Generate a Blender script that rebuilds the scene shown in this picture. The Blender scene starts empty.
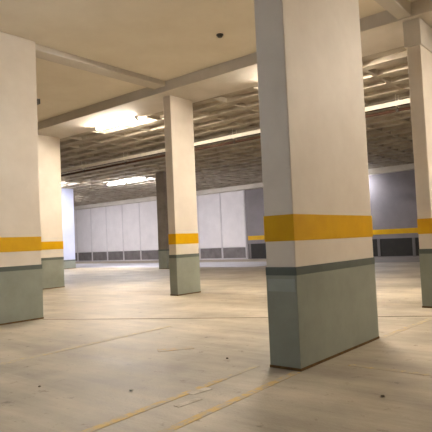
import bpy, bmesh, math, random
from mathutils import Vector, Matrix
random.seed(5)
scn = bpy.context.scene
COL = scn.collection

# ------------------------------------------------------------------ materials
def srgb(r, g, b):
    f = lambda c: (c/255/12.92) if c/255 <= .04045 else ((c/255+.055)/1.055)**2.4
    return (f(r), f(g), f(b), 1)

def mat(name, c1, c2=None, scale=3.0, rough=.7, bump=0.0, bscale=60, metallic=0, spec=.3, stretch=(1, 1, 1), lo=.35, hi=.65):
    m = bpy.data.materials.new(name); m.use_nodes = True
    nt = m.node_tree; N = nt.nodes; L = nt.links
    b = N['Principled BSDF']
    b.inputs['Roughness'].default_value = rough
    b.inputs['Metallic'].default_value = metallic
    b.inputs['Specular IOR Level'].default_value = spec
    tc = N.new('ShaderNodeTexCoord'); mp = N.new('ShaderNodeMapping')
    mp.inputs['Scale'].default_value = stretch
    geo = N.new('ShaderNodeNewGeometry')
    L.new(geo.outputs['Position'], mp.inputs['Vector'])
    if c2 is None:
        c2 = tuple(x*.9 for x in c1[:3]) + (1,)
    n = N.new('ShaderNodeTexNoise'); n.inputs['Scale'].default_value = scale
    n.inputs['Detail'].default_value = 6; n.inputs['Roughness'].default_value = .62
    L.new(mp.outputs[0], n.inputs['Vector'])
    r = N.new('ShaderNodeValToRGB')
    r.color_ramp.elements[0].position = lo; r.color_ramp.elements[1].position = hi
    r.color_ramp.elements[0].color = c2; r.color_ramp.elements[1].color = c1
    L.new(n.outputs['Fac'], r.inputs['Fac']); L.new(r.outputs['Color'], b.inputs['Base Color'])
    if bump:
        n2 = N.new('ShaderNodeTexNoise'); n2.inputs['Scale'].default_value = bscale
        n2.inputs['Detail'].default_value = 4
        L.new(geo.outputs['Position'], n2.inputs['Vector'])
        bp = N.new('ShaderNodeBump'); bp.inputs['Strength'].default_value = bump
        bp.inputs['Distance'].default_value = .01
        L.new(n2.outputs['Fac'], bp.inputs['Height']); L.new(bp.outputs['Normal'], b.inputs['Normal'])
    return m

def emis(name, col, strength):
    m = bpy.data.materials.new(name); m.use_nodes = True
    nt = m.node_tree; nt.nodes.clear()
    e = nt.nodes.new('ShaderNodeEmission'); o = nt.nodes.new('ShaderNodeOutputMaterial')
    e.inputs['Color'].default_value = col; e.inputs['Strength'].default_value = strength
    nt.links.new(e.outputs[0], o.inputs['Surface'])
    return m

def floor_mat():
    m = mat('floor_concrete', srgb(200, 187, 164), srgb(156, 144, 125), .55, .62, .25, 40, spec=.35, lo=.3, hi=.7)
    nt = m.node_tree; N = nt.nodes; L = nt.links; b = N['Principled BSDF']
    ramp = [n for n in N if n.type == 'VALTORGB'][0]
    geo = [n for n in N if n.type == 'NEW_GEOMETRY'][0]
    # streaks of tyre dirt running along the driving lane
    mp = N.new('ShaderNodeMapping'); mp.inputs['Scale'].default_value = (1.6, .22, 1); mp.inputs['Rotation'].default_value = (0, 0, .5)
    L.new(geo.outputs['Position'], mp.inputs['Vector'])
    n = N.new('ShaderNodeTexNoise'); n.inputs['Scale'].default_value = 1.6; n.inputs['Detail'].default_value = 8; n.inputs['Roughness'].default_value = .7
    L.new(mp.outputs[0], n.inputs['Vector'])
    r2 = N.new('ShaderNodeValToRGB'); r2.color_ramp.elements[0].position = .3; r2.color_ramp.elements[1].position = .62
    r2.color_ramp.elements[0].color = (.62, .61, .61, 1); r2.color_ramp.elements[1].color = (1.0, 1.0, 1.0, 1)
    L.new(n.outputs['Fac'], r2.inputs['Fac'])
    mx = N.new('ShaderNodeMix'); mx.data_type = 'RGBA'; mx.blend_type = 'MULTIPLY'; mx.inputs['Factor'].default_value = 1
    L.new(ramp.outputs['Color'], mx.inputs[6]); L.new(r2.outputs['Color'], mx.inputs[7])
    # small dark oil specks
    v = N.new('ShaderNodeTexNoise'); v.inputs['Scale'].default_value = 5; v.inputs['Detail'].default_value = 5; v.inputs['Roughness'].default_value = .75
    L.new(geo.outputs['Position'], v.inputs['Vector'])
    r3 = N.new('ShaderNodeValToRGB'); r3.color_ramp.elements[0].position = .30; r3.color_ramp.elements[1].position = .40
    r3.color_ramp.elements[0].color = (.5, .47, .44, 1); r3.color_ramp.elements[1].color = (1, 1, 1, 1)
    L.new(v.outputs['Fac'], r3.inputs['Fac'])
    mx2 = N.new('ShaderNodeMix'); mx2.data_type = 'RGBA'; mx2.blend_type = 'MULTIPLY'; mx2.inputs['Factor'].default_value = 1
    L.new(mx.outputs[2], mx2.inputs[6]); L.new(r3.outputs['Color'], mx2.inputs[7])
    L.new(mx2.outputs[2], b.inputs['Base Color'])
    rr = N.new('ShaderNodeMapRange'); rr.inputs['To Min'].default_value = .42; rr.inputs['To Max'].default_value = .75
    L.new(n.outputs['Fac'], rr.inputs['Value']); L.new(rr.outputs[0], b.inputs['Roughness'])
    return m

def worn_paint(name, c1, thr):
    """Worn road paint: bare concrete shows through where the paint has gone."""
    m = mat(name, c1, srgb(172, 160, 140), 9, .7, .2, 40, lo=thr, hi=thr+.16)
    return m

M = dict(
    floor=floor_mat(),
    lane=mat('smooth_lit_lane_concrete', srgb(196, 194, 198), srgb(176, 174, 180), .8, .4, .1, 30, spec=.4),  # smooth concrete, daylight on it put into the paler tone
    dimlane=mat('dim_lane_concrete', srgb(128, 120, 112), srgb(108, 100, 92), .8, .6, .2, 30),  # dimmer light toward the right put into this darker floor colour
    slab=mat('painted_slab', srgb(230, 221, 203), srgb(223, 213, 194), 1.2, .8, .15, 25),
    beam=mat('painted_beam', srgb(206, 198, 186), srgb(196, 188, 175), 1.5, .8, .15, 25),
    waffle=mat('raw_waffle_concrete', srgb(180, 170, 153), srgb(148, 138, 123), 1.3, .85, .3, 30),
    pillar=mat('pillar_white_paint', srgb(226, 216, 202), srgb(217, 206, 191), 1.6, .6, .12, 30),
    litpillar=mat('cool_lit_pillar_paint', srgb(196, 201, 224), srgb(188, 193, 216), 1.6, .6, .1, 30),  # cool light on the distant pillar put into its paint
    brownpillar=mat('dark_brown_concrete', srgb(140, 130, 118), srgb(122, 112, 100), 1.6, .8, .2, 30),  # darker brown concrete, used on one distant pillar
    yellow=mat('yellow_paint', srgb(214, 166, 0), srgb(206, 156, 0), 3, .5, .06, 40),
    dado=mat('grey_green_paint', srgb(146, 150, 138), srgb(136, 140, 128), 2.5, .5, .08, 40, spec=.4),
    trim=mat('dark_green_strip', srgb(98, 104, 97), srgb(90, 96, 90), 3, .5, .05, 40),  # darker tone of the strip along the dado top
    patch=mat('pale_touch_up_paint', srgb(160, 165, 158), srgb(150, 156, 150), 3, .5, .05, 40),
    joint=mat('brown_mastic', srgb(112, 84, 44), srgb(84, 60, 30), 8, .8, .2, 60),
    wall=mat('wall_plaster', srgb(196, 192, 192), srgb(186, 182, 182), .8, .85, .15, 20),
    greywall=mat('grey_wall_paint', srgb(136, 129, 130), srgb(126, 119, 120), .8, .8, .15, 20),
    panel=mat('white_panel', srgb(222, 216, 216), srgb(213, 207, 207), 1.2, .6, .05, 30),
    post=mat('grey_post', srgb(206, 200, 201), None, 2, .6),
    post2=mat('dull_grey_post', srgb(112, 106, 104), None, 2, .6),
    board=mat('dark_board', srgb(124, 117, 115), srgb(104, 98, 96), 2, .7, .1, 30),
    black=mat('black_board', srgb(48, 45, 41), srgb(40, 38, 35), 2, .7),
    metal=mat('galvanised_metal', srgb(236, 228, 212), srgb(226, 217, 200), 6, .45, 0),
    pipeshade=mat('brown_pipe_and_shade', srgb(84, 54, 34), srgb(64, 40, 26), 6, .6),  # brown of the pipe, also shade painted into the tray's underside
    dark=mat('dark_plastic', srgb(72, 66, 58), None, 8, .5),
    fixture=mat('white_fixture', srgb(230, 228, 222), None, 5, .5),
    lineA=worn_paint('worn_yellow_line', srgb(200, 168, 104), .42),
    lineB=worn_paint('faded_yellow_line', srgb(200, 176, 122), .50),
    smear=worn_paint('pale_scuff', srgb(196, 186, 168), .44),
    scuff=worn_paint('orange_scuff', srgb(200, 160, 104), .50),
    crack=mat('dark_joint_filler', srgb(110, 96, 78), srgb(84, 72, 58), 5, .9),
    pebble=mat('pale_stone', srgb(214, 206, 192), None, 20, .9),
    debris=mat('dark_debris', srgb(104, 90, 72), None, 20, .9),
    warm=emis('warm_tube', (1.0, .87, .69, 1), 33),
    warmbright=emis('warm_bright_tube', (1.0, .90, .77, 1), 150),
    neutral=emis('added_daylight_tube', (.70, .83, 1.0, 1), 25),  # bluish glow of the added lamps replacing entrance daylight
    cool=emis('cool_tube', (.93, .93, 1.0, 1), 150),
    coolweak=emis('dim_cool_tube', (.84, .88, 1.0, 1), 115),
)

# ------------------------------------------------------------------ mesh helpers
def box(bm, x0, x1, y0, y1, z0, z1):
    vs = [bm.verts.new(p) for p in ((x0, y0, z0), (x1, y0, z0), (x1, y1, z0), (x0, y1, z0), (x0, y0, z1), (x1, y0, z1), (x1, y1, z1), (x0, y1, z1))]
    for f in ((3, 2, 1, 0), (4, 5, 6, 7), (0, 1, 5, 4), (1, 2, 6, 5), (2, 3, 7, 6), (3, 0, 4, 7)):
        bm.faces.new([vs[i] for i in f])

def cyl(bm, p0, p1, r, seg=12, r1=None):
    p0, p1 = Vector(p0), Vector(p1); d = (p1-p0); ax = d.normalized()
    q = ax.to_track_quat('Z', 'Y')
    r1 = r if r1 is None else r1
    ra = []; rb = []
    for i in range(seg):
        a = 2*math.pi*i/seg; o = Vector((math.cos(a), math.sin(a), 0))
        ra.append(bm.verts.new(p0+q @ (o*r))); rb.append(bm.verts.new(p1+q @ (o*r1)))
    for i in range(seg):
        bm.faces.new((ra[i], ra[(i+1) % seg], rb[(i+1) % seg], rb[i]))
    bm.faces.new(ra[::-1]); bm.faces.new(rb)

def obj(name, bm, m, parent=None, bevel=0, seg=2, smooth=False):
    me = bpy.data.meshes.new(name)
    bmesh.ops.recalc_face_normals(bm, faces=bm.faces[:])
    bm.to_mesh(me); bm.free()
    me.materials.append(M[m])
    if smooth:
        for p in me.polygons: p.use_smooth = True
    o = bpy.data.objects.new(name, me); COL.objects.link(o)
    if parent: o.parent = parent
    if bevel:
        b = o.modifiers.new('Bevel', 'BEVEL'); b.width = bevel; b.segments = seg; b.limit_method = 'ANGLE'
    return o

def thing(name, label, cat, loc=(0, 0, 0), group=None):
    o = bpy.data.objects.new(name, None); COL.objects.link(o)
    o.location = loc; o.empty_display_size = .2
    o['label'] = label; o['category'] = cat; o['kind'] = 'thing'
    if group: o['group'] = group
    return o

def tag(o, label, cat, group=None):
    o['label'] = label; o['category'] = cat; o['kind'] = 'thing'
    if group: o['group'] = group
    return o

def struct(name, bm, m, bevel=0):
    o = obj(name, bm, m, None, bevel); o['kind'] = 'structure'
    return o

def B(*a):
    bm = bmesh.new(); box(bm, *a); return bm

# ------------------------------------------------------------------ the setting
SLAB = 5.70; SOF = 5.43; SOFA = 5.57
X0, X1, Y0, Y1 = -9.0, 31.5, -13.0, 52.0
struct('floor', B(X0, X1, Y0, Y1, -.2, 0), 'floor')
struct('ceiling', B(X0, 11.3, Y0, Y1, SLAB, SLAB+.25), 'slab')

# waffle slab beyond the wide beam: a grid of coffers
bm = bmesh.new()
WX, WY, RIB, RIBY, D = .9, 1.4, .28, .10, .11
zb = 5.45; zt = zb+D
nx = int(math.ceil((X1-11.3)/WX)); ny = int(math.ceil((Y1-Y0)/WY))
for i in range(nx):
    for j in range(ny):
        xa = 11.3+i*WX; ya = Y0+j*WY; xb = min(xa+WX, X1); yb = min(ya+WY, Y1)
        ia, ib, ja, jb = xa+RIB/2, xb-RIB/2, ya+RIBY/2, yb-RIBY/2
        if ib-ia < .1 or jb-ja < .1:
            bm.faces.new([bm.verts.new(p) for p in ((xa, ya, zb), (xa, yb, zb), (xb, yb, zb), (xb, ya, zb))]); continue
        s = .05
        o = [bm.verts.new(p) for p in ((xa, ya, zb), (xb, ya, zb), (xb, yb, zb), (xa, yb, zb))]
        m_ = [bm.verts.new(p) for p in ((ia, ja, zb), (ib, ja, zb), (ib, jb, zb), (ia, jb, zb))]
        t = [bm.verts.new(p) for p in ((ia+s, ja+s, zt), (ib-s, ja+s, zt), (ib-s, jb-s, zt), (ia+s, jb-s, zt))]
        for k in range(4):
            l = (k+1) % 4
            bm.faces.new((o[l], o[k], m_[k], m_[l])); bm.faces.new((m_[l], m_[k], t[k], t[l]))
        bm.faces.new(t[::-1])
bmesh.ops.remove_doubles(bm, verts=bm.verts[:], dist=.001)
bmesh.ops.recalc_face_normals(bm, faces=bm.faces[:])
box(bm, 11.3, X1, Y0, Y1, zt+.02, zt+.25)
w = struct('ceiling_waffle', bm, 'waffle')

struct('ceiling_beam', B(9.87, 11.3, Y0, Y1, SOF, SLAB+.05), 'beam', .015)           # wide beam along the row of pillars
struct('ceiling_beam', B(6.02, 9.87, 9.68, 10.10, SOFA, SLAB+.05), 'beam', .015)
struct('ceiling_beam', B(X0, 3.90, 9.68, 10.10, SOFA, SLAB+.05), 'beam', .015)       # cross beams
struct('ceiling_beam', B(X0, 9.87, 3.20, 3.46, SOF+.02, SLAB+.05), 'beam', .015)
struct('wall_back', B(X1, X1+.3, 23.1, Y1, 0, 6), 'wall')
gw = struct('wall_back', B(X1, X1+.3, Y0, 23.1, 0, 6), 'greywall')
struct('wall_left', B(X0, X1+.3, Y1, Y1+.3, 0, 6), 'wall')
struct('wall_right', B(X0, X1+.3, Y0-.3, Y0, 0, 6), 'wall')
struct('wall_front', B(X0-.3, X0, Y0, Y1, 0, 6), 'wall')
# header beam over the far wall
struct('ceiling_beam', B(X1-.5, X1, Y0, Y1, 5.12, 5.46), 'beam', .02)
# painted stripe and dark dado on the grey part of the far wall
struct('trim_1', B(X1-.012, X1, Y0, 23.0, 1.39, 1.70), 'yellow')
struct('trim_2', B(X1-.03, X1, Y0, 23.0, .05, 1.12), 'black')
for n, y in enumerate((22.85, 20.6, 18.3, 16.0, 13.05, 10.9, 8.6)):
    struct('trim_%d' % (n+3), B(X1-.06, X1, y-.09, y+.09, 0, 1.12), 'post2', .008)
# smooth lane by the far wall, bright and dim light put into its colours
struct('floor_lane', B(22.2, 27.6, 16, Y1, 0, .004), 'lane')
struct('floor_lane', B(25.4, X1, Y0, 16, 0, .004), 'dimlane')

# ------------------------------------------------------------------ pillars
ZD, Z1, Z2 = 1.093, 1.372, 1.658
def sleeve(lx, ly, t, z0, z1):
    """A band of paint or cladding wrapped round a rectangular shaft."""
    bm = bmesh.new()
    box(bm, -t, lx+t, -t, 0, z0, z1); box(bm, -t, lx+t, ly, ly+t, z0, z1)
    box(bm, -t, 0, 0, ly, z0, z1); box(bm, lx, lx+t, 0, ly, z0, z1)
    return bm

def pillar(x, y, lx, ly, top, label, cap=False, patch=False, band=True, ZD=ZD, shaft='pillar'):
    t = thing('concrete_pillar', label, 'pillar', (x, y, 0), 'concrete pillars of the car park')
    obj('shaft', B(0, lx, 0, ly, 0, top), shaft, t, .012)
    d = obj('dado', sleeve(lx, ly, .006, .0, ZD-.09), 'dado', t, .003); d['label'] = 'grey green painted lower part'
    k = obj('dado_strip', sleeve(lx, ly, .008, ZD-.09, ZD), 'trim', t, .003); k['label'] = 'dark green strip along the top of the dado'
    if band:
        b = obj('yellow_band', sleeve(lx, ly, .005, Z1, Z2), 'yellow', t, .002); b['label'] = 'yellow painted band'
    obj('base_joint', sleeve(lx, ly, .012, 0, .03), 'joint', t, .004)
    if cap:
        bm = bmesh.new(); box(bm, -.05, lx+.05, -.03, ly+.03, 4.93, top)
        obj('pillar_head', bm, 'beam', t, .01)
    if patch:
        p = obj('paint_patch', B(-.0085, -.0065, .012, ly-.015, .83, .965), 'patch', d); p['label'] = 'paler touch up paint'
    return t

pillar(4.847, 2.936, 2.036, .374, SOF+.015, 'widest and nearest white pillar with yellow band and grey green dado', patch=True)
pillar(3.945, 9.576, 2.04, .37, SLAB-.002, 'white pillar with a small dark box near its edge, cut by the photo edge')
pillar(10.20, 9.85, .91, .27, SOF, 'slim white pillar with yellow band standing under the meeting of two beams')
pillar(10.20, 16.42, .955, .35, SOF, 'white pillar seen between the pillar with the small box and the pale blue pillar')
pillar(10.05, 3.13, .95, .26, SOF, 'white pillar with a wider block at its head, at the right edge', cap=True)
pillar(20.75, 30.55, .95, .36, 5.45, 'pale blue lit distant pillar without a yellow band', band=False, shaft='litpillar', ZD=.6)  # cool light put into the shaft colour; dado lowered to imitate glare
pillar(20.8, 20.85, .6, .62, 5.45, 'dark brown distant pillar just behind the slim pillar', band=False, shaft='brownpillar')

# ------------------------------------------------------------------ cladding panels on the far wall
PITCH = 2.3
words = ['first', 'second', 'third', 'fourth', 'fifth', 'sixth', 'seventh', 'eighth', 'ninth', 'tenth', 'eleventh']
for i in range(11):
    y = 23.15+i*PITCH
    t = thing('cladding_panel', 'tall white wall panel with dark base board, %s along from the yellow striped grey wall' % words[i], 'wall panel',
              (X1-.004, y, 0), 'white cladding panels on the far wall')
    obj('sheet', B(-.05, 0, .10, PITCH-.02, .92, 5.12), 'panel', t, .012)
    b = obj('base_board', B(-.035, 0, .14, PITCH-.06, .10, .88), 'board', t, .01); b['label'] = 'dark grey base board'
    p = obj('post', B(-.075, 0, -.02, .085, 0, 5.12), 'post', t, .008)
    obj('kick_strip', B(-.04, 0, .10, PITCH-.03, 0, .09), 'post', t, .005)

# ------------------------------------------------------------------ lamps
def batten(x, y, z, length, m, label, group, along='y'):
    t = thing('fluorescent_light', label, 'ceiling light', (x, y, z), group)
    L2 = length/2
    obj('housing', B(-.028, .028, -L2, L2, .05, .11), 'fixture', t, .01)
    for s in (-.045, .045):
        bm = bmesh.new(); cyl(bm, (s, -L2+.04, .02), (s, L2-.04, .02), .019, 10)
        obj('tube', bm, m, t, smooth=False)
    for s in (-1, 1):
        bm = bmesh.new(); box(bm, -.07, .07, s*L2-.02, s*L2+.02, -.005, .11)
        obj('end_cap', bm, 'fixture', t, .006)
    for s in (-.6, .6):
        if 9.87 < x < 11.3: break                      # fixed straight to the beam
        bm = bmesh.new(); cyl(bm, (0, s*L2, .11), (0, s*L2, 5.46-z if x > 11.3 else SLAB-z), .008, 8)
        obj('hanger_rod', bm, 'metal', t)
    return t
GW = 'warm ceiling lights'; GC = 'cool ceiling lights'
batten(11.1, 13.2, 5.325, 1.9, 'warmbright', 'bright warm ceiling light shining left of the slim pillar', GW)
batten(11.1, 6.3, 5.325, 1.9, 'warmbright', 'warm ceiling light hidden behind the widest pillar', GW)
batten(11.1, -.6, 5.325, 1.9, 'warmbright', 'warm ceiling light beyond the right edge', GW)
batten(7.6, -5.4, 4.80, 1.6, 'warm', 'warm ceiling light to the right of the camera', GW)
batten(-2.0, 3.6, 4.80, 1.6, 'neutral', 'added cool light behind the camera in place of entrance daylight', GW)  # added lamp in place of cool daylight from the entrance
batten(1.5, 7.5, 4.80, 1.6, 'neutral', 'added cool light to the left of the camera', GW)  # added lamp, carries the same cool light into the left bay
batten(21.9, 24.3, 5.345, 1.6, 'cool', 'cool white far ceiling light nearest the slim pillar', GC)
batten(21.9, 26.2, 5.345, 1.6, 'cool', 'cool white far ceiling light, second along from the slim pillar', GC)
batten(18.9, 28.7, 5.34, 1.2, 'cool', 'added cool light hidden in front of the pale blue pillar', GC)  # unseen lamp added to brighten the pale blue pillar
batten(23.5, 36.5, 5.34, 1.6, 'cool', 'added cool light hidden behind the pillars on the left', GC)  # unseen lamp added to brighten the left of the far wall
batten(23.5, 39.5, 5.34, 1.6, 'cool', 'added cool light hidden farthest behind the pillars on the left', GC)  # second unseen lamp added for the left of the far wall
batten(30.7, 14.6, 4.95, 1.6, 'coolweak', 'cool ceiling light close to the grey far wall', GC)

# ------------------------------------------------------------------ services under the ceiling
t = thing('cable_tray', 'long pale metal cable tray hung below the waffle ceiling', 'cable tray', (15.2, 0, 5.12))
ya, yb = -8.0, 45.0
obj('tray_floor', B(-.10, .10, ya, yb, 0, .008), 'pipeshade', t)  # shade under the tray put into its brown colour
obj('side_rail', B(-.108, -.10, ya, yb, -.005, .13), 'metal', t)
obj('side_rail', B(.10, .108, ya, yb, -.005, .13), 'metal', t)
for k in range(18):
    y = ya+1.5+k*3.0
    bm = bmesh.new(); cyl(bm, (-.115, y, .0), (-.115, y, 5.46-5.12), .006, 6); cyl(bm, (.115, y, 0), (.115, y, 5.46-5.12), .006, 6); box(bm, -.13, .13, y-.015, y+.015, -.02, -.006)
    obj('hanger', bm, 'metal', t)
t = thing('water_pipe', 'thin brown pipe running beneath the cable tray', 'pipe', (15.2, 0, 4.99))
bm = bmesh.new(); cyl(bm, (0, ya, 0), (0, yb, 0), .045, 12); obj('tube', bm, 'pipeshade', t, smooth=True)
for k in range(18):
    y = ya+1.5+k*3.0
    bm = bmesh.new(); cyl(bm, (0, y-.04, 0), (0, y+.04, 0), .058, 12); cyl(bm, (0, y, .05), (0, y, .109), .008, 6)
    obj('clamp', bm, 'dark', t)

t = thing('smoke_detector', 'small dark smoke detector on the near ceiling', 'smoke detector', (8.47, 6.67, SLAB))
bm = bmesh.new(); cyl(bm, (0, 0, -.02), (0, 0, 0), .075, 20); obj('base', bm, 'dark', t, .004)
bm = bmesh.new(); cyl(bm, (0, 0, -.06), (0, 0, -.02), .045, 20, .062); obj('sensor_head', bm, 'dark', t, .006)

t = thing('junction_box', 'small dark junction box high on the pillar at the left edge', 'junction box', (6.024, 9.66, 4.46))
obj('body', B(-.038, .03, -.06, .06, -.05, .05), 'dark', t, .008)
obj('lid', B(.03, .045, -.065, .065, -.055, .055), 'dark', t, .004)

# ------------------------------------------------------------------ floor markings (paint on the floor)
def strip(name, x0, y0, x1, y1, wd, m, z=.003):
    d = Vector((x1-x0, y1-y0, 0)); n = Vector((-d.y, d.x, 0)).normalized()*wd/2
    bm = bmesh.new()
    a = [Vector((x0, y0, 0))-n, Vector((x1, y1, 0))-n, Vector((x1, y1, 0))+n, Vector((x0, y0, 0))+n]
    lo = [bm.verts.new(p) for p in a]; hi = [bm.verts.new(p+Vector((0, 0, z))) for p in a]
    bm.faces.new(lo[::-1]); bm.faces.new(hi)
    for i in range(4):
        bm.faces.new((lo[i], lo[(i+1) % 4], hi[(i+1) % 4], hi[i]))
    return struct(name, bm, m)
strip('floor_marking', 1.0, 3.36, 4.20, 3.46, .085, 'lineA')
strip('floor_marking', 4.20, 3.46, 4.83, 3.48, .07, 'lineB')
strip('floor_marking', 1.0, 2.84, 4.80, 2.955, .085, 'lineA')
strip('floor_marking', 6.95, 2.92, 9.9, 2.82, .10, 'lineB')
strip('floor_marking', 5.36, -2.5, 5.34, 2.62, .08, 'lineB')
strip('floor_marking', 2.0, 6.28, 6.4, 6.42, .12, 'lineB')
strip('floor_joint', 5.9, 9.45, 9.2, 2.7, .05, 'crack', .002)

strip('floor_marking', 3.62, 3.40, 3.86, 3.36, .10, 'smear', .0035)
strip('floor_marking', 3.28, 3.24, 3.56, 3.22, .07, 'smear', .0035)
strip('floor_marking', 4.86, 5.10, 5.24, 4.82, .16, 'scuff', .0035)
# little bits lying on the floor
def debris(x, y, r, m, label):
    bm = bmesh.new(); bmesh.ops.create_icosphere(bm, subdivisions=2, radius=r)
    for v in bm.verts:
        v.co *= .8+.4*random.random(); v.co.z *= .5
    zmin = min(v.co.z for v in bm.verts)
    for v in bm.verts: v.co.z -= zmin
    o = obj('stone_chip', bm, m); o.location = (x, y, 0)
    return tag(o, label, 'stone chip', 'stone chips on the floor')

debris(4.43, 1.88, .018, 'debris', 'dark stone chip on the floor in front of the long face of the widest pillar')
debris(4.93, 3.99, .017, 'debris', 'dark stone chip on the floor left of the narrow face of the widest pillar')
debris(3.40, 3.96, .016, 'pebble', 'tiny pale stone chip on the floor above the two yellow lines')
debris(3.00, 4.90, .014, 'debris', 'dark stone chip on bare floor in the lower left of the photo')

# ------------------------------------------------------------------ daylight (dim, from the world) and camera
wd = bpy.data.worlds.new('World'); scn.world = wd; wd.use_nodes = True
wd.node_tree.nodes['Background'].inputs['Color'].default_value = (.6, .7, 1, 1)
wd.node_tree.nodes['Background'].inputs['Strength'].default_value = .3

f, pitch, roll, yaw = 526.66, .0484, -.0438, .6899
F = Vector((math.cos(pitch)*math.cos(yaw), math.cos(pitch)*math.sin(yaw), math.sin(pitch)))
R0 = Vector((math.sin(yaw), -math.cos(yaw), 0)); U0 = R0.cross(F)
R = R0*math.cos(roll)+U0*math.sin(roll); U = -R0*math.sin(roll)+U0*math.cos(roll)
cd = bpy.data.cameras.new('Camera'); cam = bpy.data.objects.new('Camera', cd); COL.objects.link(cam)
mw = Matrix.Identity(4)
for i in range(3):
    mw[i][0] = R[i]; mw[i][1] = U[i]; mw[i][2] = -F[i]
mw[2][3] = 1.4
cam.matrix_world = mw
cd.sensor_width = 36; cd.lens = f/432*36; cd.clip_end = 200
scn.camera = cam
vs = scn.view_settings
vs.view_transform = 'Standard'; vs.look = 'None'; vs.gamma = 1; vs.use_curve_mapping = False
vs.exposure = 2.35
